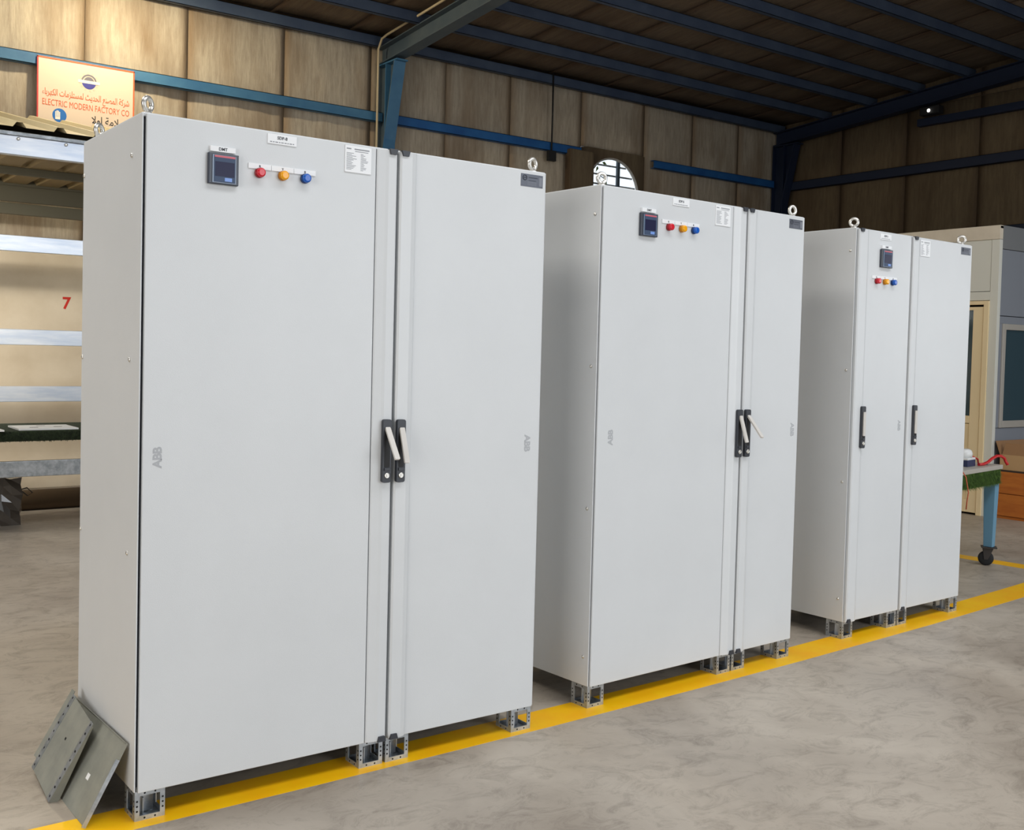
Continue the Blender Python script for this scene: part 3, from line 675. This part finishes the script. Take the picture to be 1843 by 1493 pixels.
SC = [(0.088, 1.975), (0.088, 1.37), (0.088, 0.79), (0.088, 0.205), (0.585, 1.975), (0.585, 1.37), (0.585, 0.79)]
SC2 = [(0.03, 1.975), (0.03, 1.372), (0.03, 0.803), (0.03, 0.205), (0.57, 1.975), (0.57, 1.37), (0.57, 0.80)]
PL, PR = PI*1.5, PI*0.5
cabinet('electrical_cabinet', (0, 0), 0.0, 1.512, 0.865, 'nearest and widest light grey electrical cabinet, at the left, name plate SDP-8',
        [('flat', 0.012, 0.781, 0, 0), ('L', 0.785, 0.859, 0, 0), ('R', 0.871, 0.941, 0, 0), ('flat', 0.9385, 1.508, 0, 0)],
        (0.196, 0.292, 1.904, 1.997), 0, (0.39, 0.489, 2.050, 2.080), (0.327, 0.558, 1.966, 1.982), [(0.364, 1.954), (0.443, 1.954), (0.520, 1.954)],
        (0.663, 0.761, 1.994, 2.080), (1.392, 1.495, 2.028, 2.074), [(0.057, 1.084, PL, 0.036), (1.452, 1.084, PR, 0.036)],
        [(0.833, 1.078, 34, -0.013), (0.888, 1.077, 18, -0.0145)], [(0.03, 0.045, 0.62), (1.48, 0.04, 0.2), (0.03, 0.53, 0.7), (1.48, 0.53, 0.3)], 'SDP-8', SC)
cabinet('electrical_cabinet', (1.8396, 0.053), 0.0437, 1.348, 0.909, 'middle light grey electrical cabinet with both handle levers swung out, name plate SDP-5',
        [('flat', 0.012, 0.816, 0, 0), ('L', 0.820, 0.903, 0, 0), ('R', 0.915, 0.985, 0, 0), ('flat', 0.9825, 1.344, 0, 0)],
        (0.217, 0.316, 1.906, 2.0), 0, (0.416, 0.519, 2.050, 2.081), (0.352, 0.588, 1.970, 1.986), [(0.395, 1.956), (0.475, 1.956), (0.553, 1.956)],
        (0.693, 0.794, 1.993, 2.079), (1.226, 1.328, 2.028, 2.071), [(0.088, 1.088, PL, 0.036), (1.301, 1.088, PR, 0.036)],
        [(0.883, 1.083, 18, -0.013), (0.938, 1.083, 40, -0.0145)], [(0.04, 0.04, -0.2), (1.315, 0.045, -0.2), (0.04, 0.53, 0.3), (1.31, 0.53, 0.3)], 'SDP-5', SC2)
cabinet('electrical_cabinet', (3.6721, 0.1651), 0.0352, 1.148, 0.513, 'farthest light grey electrical cabinet, with closed levers and meter above a low lamp row',
        [('R', 0.012, 0.103, 0, 0), ('flat', 0.1005, 0.509, 0, 0), ('R', 0.518, 0.588, 0, 0), ('flat', 0.5855, 1.144, 0, 0)],
        (0.211, 0.313, 1.903, 1.996), 0, (0.209, 0.309, 2.046, 2.076), (0.145, 0.377, 1.843, 1.858), [(0.187, 1.831), (0.262, 1.831), (0.335, 1.831)],
        (0.595, 0.693, 1.990, 2.075), (1.024, 1.127, 2.030, 2.071), [(0.452, 1.082, PR, 0.032)],
        [(0.082, 1.083, 0, -0.0145), (0.570, 1.083, 0, -0.0145)], [(0.045, 0.045, -1.0), (1.115, 0.045, -1.05), (0.045, 0.53, 0.3), (1.11, 0.53, 0.3)], 'SDP-2', SC2)

# ------------------------------------------------------------------ plates leaning on the nearest cabinet
def lean(name, label, by, ty, bx, tx, tz, build):
    """frame: origin at the near lower corner, local x away from the camera along the floor edge, z up the slope, y out of the plate's open face"""
    b = Vector((bx, by, 0.002)); t = Vector((tx, ty, tz)); az = (t-b).normalized(); ay = Vector((0, 1, 0)).cross(az)*-1
    if ay.x > 0: ay = -ay
    ay = (ay-az*ay.dot(az)).normalized(); ax = ay.cross(az)
    e = empty(name); e.matrix_world = Matrix(((ax.x, ay.x, az.x, b.x), (ax.y, ay.y, az.y, b.y), (ax.z, ay.z, az.z, b.z), (0, 0, 0, 1)))
    tag(e, label, 'metal plate', 'metal plates leaning on the cabinet'); build(e, (t-b).length); return e
def rear_build(e, L):
    bm = NB(); box(bm, 0, 0.56, 0.0, 0.002, 0, L); obj('sheet', bm, galv_dull, e)
    bm = NB(); box(bm, -0.001, 0.001, 0.0, 0.013, 0.0, L*0.80); obj('flange', bm, galv, e)
    bm = NB(); box(bm, 0.01, 0.54, 0.0, 0.005, L-0.002, L); obj('top_lip', bm, galv_dull, e)
    bm = NB(); box(bm, 0.135, 0.158, 0.002, 0.0026, 0.098, 0.116); obj('sticker', bm, label_white, e)
lean('mounting_plate', 'large galvanised plate leaning against the cabinet, with a white sticker', 0.035, 0.04, -0.130, -0.006, 0.226, rear_build)
def front_build(e, L):
    w = 0.262
    bm = NB(); box(bm, 0, w, 0.0, 0.002, 0, L); obj('sheet', bm, galv_dull, e)
    bm = NB(); box(bm, 0.13, 0.14, 0.002, 0.0026, 0.15, 0.158); obj('slot_mark', bm, hole, e)
    bm = NB(); prism(bm, [(w, 0.002), (w+0.022, 0.006), (w+0.022, 0.008), (w, 0.004)], 0.03, L+0.012); lip = obj('edge_lip', bm, galv_dull, e)
    bm = NB(); prism(bm, [(0.0, 0.0), (0.0, L*0.98), (-0.003, L*0.98), (-0.026, 0.0)], 0.0, 0.002, axis='x'); obj('side_wall', bm, galv_dull, e)
    for x in (0.0, w-0.026):
        bm = NB(); box(bm, x, x+0.026, 0.002, 0.004, 0.0, L+0.003)
        for k in range(9):
            z = 0.014+k*(L-0.02)/8
            f = bm.faces.new([bm.verts.new((x+0.013+(0.0066 if k % 2 else 0.0042)*math.cos(2*PI*q/8), 0.0043, z+0.004*math.sin(2*PI*q/8))) for q in range(8)]); f.material_index = 1
        obj('perforated_strip', bm, [galv, hole], e, fixn=False)
lean('mounting_plate', 'smaller galvanised tray with perforated edge strips leaning on the larger plate', 0.272, 0.250, -0.172, -0.048, 0.226, front_build)

# ------------------------------------------------------------------ roofed bench rack behind the nearest cabinet
rk = empty('bench_rack', (1.3, 5.0, 0)); tag(rk, 'galvanised steel bench rack with cream corrugated roof at the left edge', 'rack')
RX0 = -3.2
def rail(name, y0, y1, z0, z1, m=galv, x0=RX0, x1=1.1, bevel=0.004):
    bm = NB(); box(bm, x0, x1, y0, y1, z0, z1); return obj(name, bm, m, rk, bevel=bevel)
galv_blue = mat('bright_galvanised', hexlin(206, 214, 226), 0.32, 0.55); noise_color(galv_blue, hexlin(190, 202, 220), hexlin(226, 230, 236), scale=(0.4, 1, 3), nscale=7, lo=0.3, hi=0.7)
galv_dark = mat('dark_galvanised', hexlin(92, 88, 72), 0.6, 0.2)  # darker, browner tone for the inner canopy beams
rail('front_beam', 0.0, 0.06, 2.75, 2.885, galv_blue); rail('front_beam_lip', -0.01, 0.07, 2.885, 2.915, galv)
for zz, dd in ((2.19, 0.0), (1.39, 0.0), (0.90, 0.0)): rail('rear_rail', 1.55, 1.59, zz, zz+0.135, galv_blue)
rail('low_rail', 0.02, 0.06, 0.435, 0.55, galv)
rail('mid_beam', 1.0, 1.05, 2.76, 2.82, galv_dark); rail('rear_beam', 1.95, 2.0, 2.66, 2.80, galv_dark); rail('rear_beam', 1.88, 1.93, 2.54, 2.64, galv_dark)
for px in (1.04, -3.1):
    for py in (0.0, 1.6, 1.94):
        bm = NB(); box(bm, px, px+0.05, py, py+0.05, 0, 2.75 if py < 1.9 else 2.66); obj('post', bm, galv, rk, bevel=0.004)
def corrugated(L, x0, x1, y0, z0, y1, z1, pitch=0.278, hgt=0.035, t=0.0015):
    bm = NB(); prof = []; x = x0
    while x < x1:
        for dx, dz in ((0, 0), (0.185, 0), (0.21, hgt), (0.25, hgt), (0.275, 0)): prof.append((x+dx, dz))
        x += pitch
    for s, rev in ((0, False), (t, True)):
        A = [bm.verts.new((x, y0, z0+z+s)) for x, z in prof]; B = [bm.verts.new((x, y1, z1+z+s)) for x, z in prof]
        for i in range(len(prof)-1): bm.faces.new((A[i], A[i+1], B[i+1], B[i]))
    return bm
obj('roof_sheet', corrugated(0, -3.3, 1.05, -0.12, 2.925, 1.95, 3.40), cream_sheet, rk)
obj('ceiling_deck', corrugated(0, -3.3, 1.05, 0.06, 2.82, 1.95, 2.82), mat('deck_sheet', hexlin(150, 130, 92), 0.7), rk)
bm = NB(); box(bm, RX0, 1.1, 1.95, 1.98, 2.8, 3.39); obj('rear_fascia', bm, galv_dark, rk)
for xx in (-0.55, -0.9, -0.22):
    bm = NB(); lathe(bm, [(0.012, 0), (0.012, 0.01), (0.006, 0.014)], 8, Matrix.Translation((xx, -0.0, 2.865)) @ Matrix.Rotation(PI/2, 4, 'X')); obj('bolt', bm, chrome, rk)
# unseen tube lamp added under the canopy to brighten the plaster wall
tu = empty('fill_tube', (-0.55, 5.15, 2.56)); tag(tu, 'unseen white tube lamp added as fill light under the rack canopy', 'lamp')
bm = NB(); box(bm, -0.65, 0.65, -0.04, 0.04, 0.02, 0.07); obj('housing', bm, white_plastic, tu, bevel=0.005)
area('fill_tube_light', (-0.55, 5.15, 2.575), (0.7, 7.6, 1.2), 1.2, 0.10, 43, (1.0, 0.93, 0.80), 105)
# bench top clad in artificial turf
turf = mat('turf', hexlin(52, 84, 24), 0.9); noise_color(turf, hexlin(34, 62, 12), hexlin(86, 118, 40), nscale=45, detail=4, bump=0.8)
turf_dark = mat('turf_dark', hexlin(34, 46, 28), 0.95); noise_color(turf_dark, hexlin(18, 26, 14), hexlin(48, 62, 38), nscale=50, bump=0.8)
bm = NB(); box(bm, RX0, 1.1, -0.05, 0.75, 0.70, 0.775); obj('bench_top', bm, turf_dark, rk, bevel=0.01)
def blades(bm, x0, x1, y, z0, z1, n, mi=0, out=-1, L=0.035, axis='x'):
    for _ in range(n):
        a = random.uniform(x0, x1); z = random.uniform(z0, z1); w = 0.0025
        dx, dz, do = random.uniform(-0.014, 0.014), random.uniform(-L, L*0.1), random.uniform(0.006, 0.022)
        if axis == 'x': P = [(a-w, y, z), (a+w, y, z), (a+dx, y+out*do, z+dz)]
        else: P = [(y, a-w, z), (y, a+w, z), (y+out*do, a+dx, z+dz)]
        f = bm.faces.new([bm.verts.new(p) for p in P]); f.material_index = mi
bm = NB(); blades(bm, -1.2, 0.4, -0.05, 0.70, 0.775, 3000, L=0.012); obj('turf_blades', bm, turf_dark, rk, kind='stuff', fixn=False)
# white cut-out panels lying on the bench
for (x, y, w, d, rz, lab) in ((0.98, 5.17, 0.42, 0.36, 0.0, 'white cut-out panel on the green bench beside the nearest cabinet'), (0.44, 5.06, 0.42, 0.3, 0.05, 'white cut-out panel on the green bench at the left picture edge')):
    e = empty('cutout_panel', (x, y, 0.776), rz); tag(e, lab, 'panel', 'white panels on the rack bench')
    bm = NB(); box(bm, -w/2, w/2, -d/2, d/2, 0, 0.012); obj('panel_sheet', bm, white_plastic, e, bevel=0.001)
    for sx, sy, sw, sd in ((-0.08, -0.06, 0.06, 0.03), (0.10, -0.02, 0.06, 0.03), (0.0, 0.08, 0.06, 0.02)):
        bm = NB(); box(bm, sx-sw/2, sx+sw/2, sy-sd/2, sy+sd/2, 0.0122, 0.0126); obj('cutout', bm, hole, e)
bm = NB(); tube(bm, [(-2.2, 0, 0.085), (0.6, 0.05, 0.085)], 0.085, 16); o = obj('sheet_roll', bm, brown_roll, None, (1.2, 6.25, 0)); tag(o, 'dark brown roll lying on the floor under the rack', 'roll')
# plastic-wrapped parcel
bm = NB(); bmesh.ops.create_cube(bm, size=1); bmesh.ops.subdivide_edges(bm, edges=bm.edges[:], cuts=5, use_grid_fill=True)
for v in bm.verts:
    v.co = Vector((v.co.x*0.42, v.co.y*0.36, (v.co.z+0.5)*0.36)); k = 0.016
    if v.co.z > 0.01: v.co += Vector((random.uniform(-k, k), random.uniform(-k, k), random.uniform(-k, k)))
pk = empty('wrapped_parcel', (0.70, 5.72, 0)); tag(pk, 'crinkled plastic wrapped parcel on the floor at the left edge', 'parcel')
obj('wrapping', bm, wrap, pk)
bm = NB(); tube(bm, [(0.18, -0.05, 0.30), (0.24, -0.02, 0.25), (0.30, 0, 0.2), (0.34, 0.02, 0.22), (0.30, 0.03, 0.26), (0.22, 0.02, 0.24)], 0.005, 6); obj('tie_string', bm, wheel_grey, pk)

# ------------------------------------------------------------------ work table on casters, right
tb = empty('work_table', (6.40, 0.80, 0), 0.154); tag(tb, 'work table with green turf edge on blue legs and casters, behind the farthest cabinet', 'table')
TX = -1.45
bm = NB(); box(bm, TX, 0.0, 0, 0.75, 0.685, 0.715); obj('table_top', bm, trim_grey, tb, bevel=0.003)
bm = NB(); box(bm, TX, -0.02, 0.008, 0.742, 0.585, 0.685); obj('turf_apron', bm, turf, tb)
bm = NB(); blades(bm, TX+0.6, -0.02, 0.008, 0.585, 0.685, 2600, L=0.03); blades(bm, 0.01, 0.7, -0.02, 0.585, 0.685, 900, out=1, L=0.03, axis='y'); obj('turf_blades', bm, turf, tb, kind='stuff', fixn=False)
leg_pale = mat('pale_blue_paint', hexlin(104, 150, 178), 0.45)
for (lx, ly) in ((-0.065, 0.05), (TX+0.1, 0.05), (-0.065, 0.69), (TX+0.1, 0.69)):
    bm = NB()
    a = [bm.verts.new((lx+sx*0.036, ly+sy*0.040, 0.59)) for sx, sy in ((-1, -1), (1, -1), (1, 1), (-1, 1))]; b = [bm.verts.new((lx+sx*0.026, ly+sy*0.03, 0.135)) for sx, sy in ((-1, -1), (1, -1), (1, 1), (-1, 1))]
    bm.faces.new(a); bm.faces.new(b[::-1])
    for i in range(4): bm.faces.new((a[i], b[i], b[(i+1) % 4], a[(i+1) % 4]))
    obj('leg', bm, leg_pale, tb, bevel=0.003)
    bm = NB(); box(bm, -0.05, 0.05, -0.045, 0.045, 0.127, 0.135)
    for q in (-1, 1): prism(bm, [(-0.040, 0.127), (0.03, 0.127), (-0.005, 0.045), (-0.03, 0.045)], q*0.022-0.002, q*0.022+0.002, axis='y')
    cs = obj('caster_fork', bm, wheel_grey, tb, (lx, ly, 0), (0, 0, -1.15))
    bm = NB(); M = Matrix.Translation((-0.017, 0, 0.0512)) @ Matrix.Rotation(PI/2, 4, 'X'); lathe(bm, [(0.02, -0.017), (0.044, -0.017), (0.05, -0.012), (0.051, 0), (0.05, 0.012), (0.044, 0.017), (0.02, 0.017)], 24, M); obj('wheel', bm, black_mat, cs)
def tl(x, y, z): return Vector((6.40+x*math.cos(0.154)-y*math.sin(0.154), 0.80+x*math.sin(0.154)+y*math.cos(0.154), z))
dv = empty('breaker_device', tl(-0.365, 0.13, 0.7152), 0.154); tag(dv, 'white and navy electrical device on the work table', 'device')
bm = NB(); box(bm, -0.07, 0.07, -0.05, 0.05, 0, 0.045); obj('base', bm, navy, dv, bevel=0.003)
bm = NB(); box(bm, -0.07, 0.07, -0.05, 0.05, 0.045, 0.06); obj('tray', bm, white_plastic, dv, bevel=0.003)
bm = NB(); lathe(bm, [(0.05, 0.06), (0.052, 0.09), (0.044, 0.11), (0.03, 0.118)], 20, Matrix.Translation((0.0, 0, 0))); obj('cap', bm, white_plastic, dv)
p0 = [(-0.29, 0.06, 0.727), (-0.23, 0.05, 0.727), (-0.18, 0.04, 0.738), (-0.13, 0.03, 0.762), (-0.07, 0.02, 0.778), (-0.02, 0.01, 0.776), (0.018, 0.0, 0.760), (0.030, -0.006, 0.735), (0.032, -0.02, 0.712)]
bm = NB(); tube(bm, [tl(*q) for q in p0], 0.0105, 8); o = obj('red_cable', bm, red_cable); tag(o, 'thick red cable arching over the end of the work table', 'cable')
bm = NB(); tube(bm, [tl(*q) for q in [(-0.30, 0.12, 0.765), (-0.26, 0.11, 0.775), (-0.20, 0.10, 0.755), (-0.16, 0.11, 0.724)]], 0.006, 6); o = obj('red_wire', bm, red_cable); tag(o, 'thin red wire looping from the device on the work table', 'wire')
bm = NB(); tube(bm, [tl(*q) for q in [(-0.76, -0.006, 0.7195), (-0.77, -0.036, 0.68), (-0.76, -0.052, 0.58), (-0.765, -0.047, 0.52), (-0.77, -0.045, 0.47)]], 0.004, 6); o = obj('dangling_wire', bm, mat('orange_wire', hexlin(190, 92, 60), 0.5)); tag(o, 'thin orange wire dangling off the front of the work table', 'wire')
for i, (x, y, rz, lab) in enumerate(((-0.12, 0.07, 0.5, 'small white tag lying near the red cable'), (-0.22, 0.17, 0.1, 'small white tag lying next to the device'))):
    bm = NB(); box(bm, -0.03, 0.03, -0.015, 0.015, 0, 0.012); o = obj('paper_tag', bm, white_plastic, None, tl(x, y, 0.716), (0, 0.15, rz), bevel=0.002); tag(o, lab, 'tag', 'white tags on the work table')

# ------------------------------------------------------------------ booth
bt = empty('office_booth', (8.66, 2.09, 0)); tag(bt, 'white panelled office booth with cream door at the right edge', 'booth')
BH, BL, BD = 2.705, 3.6, 4.0
def bp_(name, x0, x1, y0, y1, z0, z1, m, parent=None, bevel=0.002):
    bm = NB(); box(bm, x0, x1, y0, y1, z0, z1); return obj(name, bm, m, parent or bt, bevel=bevel)
T = 0.05
bp_('corner_post', 0, 0.05, 0, 0.075, 0, 2.575, booth_white)
bp_('wall_panel', 0.004, T, 0.079, 0.98, 2.10, 2.575, booth_white); bp_('wall_rail', 0, T, 0.075, 0.98, 2.015, 2.095, booth_white)
bp_('top_board', -0.006, T, 0, BD, 2.577, BH, booth_board); bp_('wall_panel', 0.004, T, 0.98, BD, 0, 2.575, booth_white)
# side facing the camera
bp_('side_top_board', T, BL, -0.006, T, 2.49, BH, booth_board_shaded)
bp_('side_panel', T, BL, 0.004, T, 1.875, 2.487, booth_shaded); bp_('side_rail', T, BL, 0, T, 1.80, 1.868, booth_shaded)
bp_('side_panel', T, 0.10, 0.002, T, 0.83, 1.80, booth_shaded); bp_('side_panel', 1.75, BL, 0.002, T, 0.83, 1.80, booth_shaded); bp_('side_panel', T, BL, 0.004, T, 0.0, 0.826, booth_shaded)
wn = empty('booth_window'); wn.parent = bt
for a in ((0.10, 0.155, 0.83, 1.80), (1.70, 1.75, 0.83, 1.80), (0.155, 1.70, 1.745, 1.80), (0.155, 1.70, 0.83, 0.895)): bp_('window_frame', a[0], a[1], -0.012, 0.04, a[2], a[3], trim_grey, wn, 0.004)
bp_('pane', 0.155, 1.70, 0.010, 0.016, 0.895, 1.745, glass, wn, 0)
bp_('roof_panel', 0.0, BL, 0.0, BD, BH-0.03, BH-0.005, dark_in); bp_('rear_panel', BL-0.04, BL, T, BD, 0, 2.57, dark_in); bp_('rear_panel', T, BL-0.04, BD-0.04, BD, 0, 2.57, dark_in)
bp_('inner_desk', 0.3, 1.6, 0.25, 0.8, 0.70, 0.74, trim_grey)
dr = empty('booth_door'); dr.parent = bt
bp_('door_frame', -0.012, T, 0.075, 0.125, 0, 2.01, cream, dr, 0.003); bp_('door_frame', -0.012, T, 0.93, 0.98, 0, 2.01, cream, dr, 0.003); bp_('door_frame', -0.012, T, 0.125, 0.93, 1.975, 2.01, cream, dr, 0.003)
bp_('stile', -0.004, 0.036, 0.130, 0.225, 0.02, 1.955, cream, dr, 0.003); bp_('stile', -0.004, 0.036, 0.83, 0.925, 0.02, 1.955, cream, dr, 0.003)
bp_('door_rail', -0.004, 0.036, 0.225, 0.83, 1.925, 1.955, cream, dr, 0.003); bp_('door_rail', -0.004, 0.036, 0.225, 0.83, 0.86, 0.93, cream, dr, 0.003); bp_('door_rail', -0.004, 0.036, 0.225, 0.83, 0.02, 0.14, cream, dr, 0.003)
bp_('lower_panel', 0.008, 0.030, 0.225, 0.83, 0.14, 0.855, cream, dr, 0.003); bp_('pane', 0.012, 0.018, 0.225, 0.83, 0.93, 1.925, glass, dr, 0)

# crate with an open cardboard box, in front of the booth
cr_ = empty('wooden_crate', (8.68, 1.74, 0)); tag(cr_, 'orange plywood crate on the floor in front of the booth window', 'crate')
for z in (0.03, 0.235): 
    bm = NB(); box(bm, 0, 0.9, 0, 0.02, z, z+0.2); obj('board', bm, wood_orange, cr_, bevel=0.003); bm = NB(); box(bm, 0, 0.02, 0.02, 0.33, z, z+0.2); obj('board', bm, wood_orange, cr_, bevel=0.003)
    bm = NB(); box(bm, 0, 0.9, 0.31, 0.33, z, z+0.2); obj('board', bm, wood_orange, cr_, bevel=0.003); bm = NB(); box(bm, 0.88, 0.9, 0.02, 0.31, z, z+0.2); obj('board', bm, wood_orange, cr_, bevel=0.003)
bm = NB(); box(bm, 0, 0.9, 0, 0.33, 0.436, 0.45); obj('lid', bm, mat('crate_lid', hexlin(60, 48, 40), 0.8), cr_); bm = NB(); box(bm, 0.02, 0.1, 0.02, 0.31, 0, 0.03); box(bm, 0.8, 0.88, 0.02, 0.31, 0, 0.03); obj('runner', bm, wood_orange, cr_)
cb = empty('cardboard_box', (8.70, 1.76, 0.451)); tag(cb, 'open cardboard box with raised flap on the orange crate', 'box')
for a in ((0, 0.6, 0, 0.006), (0, 0.6, 0.264, 0.27), (0, 0.006, 0.006, 0.264), (0.594, 0.6, 0.006, 0.264)):
    bm = NB(); box(bm, a[0], a[1], a[2], a[3], 0, 0.14); obj('side', bm, cardboard, cb)
bm = NB(); box(bm, 0.006, 0.594, 0.006, 0.264, 0, 0.005); obj('bottom', bm, cardboard_in, cb)
bm = NB(); box(bm, 0.0, 0.6, 0, 0.004, 0, 0.13); obj('flap', bm, cardboard_in, cb, (0, 0.268, 0.139), (-0.35, 0, 0)); bm = NB(); box(bm, 0, 0.004, 0.01, 0.25, 0, 0.12); obj('flap', bm, cardboard_in, cb, (0.0, 0, 0.139), (0, 0.5, 0))
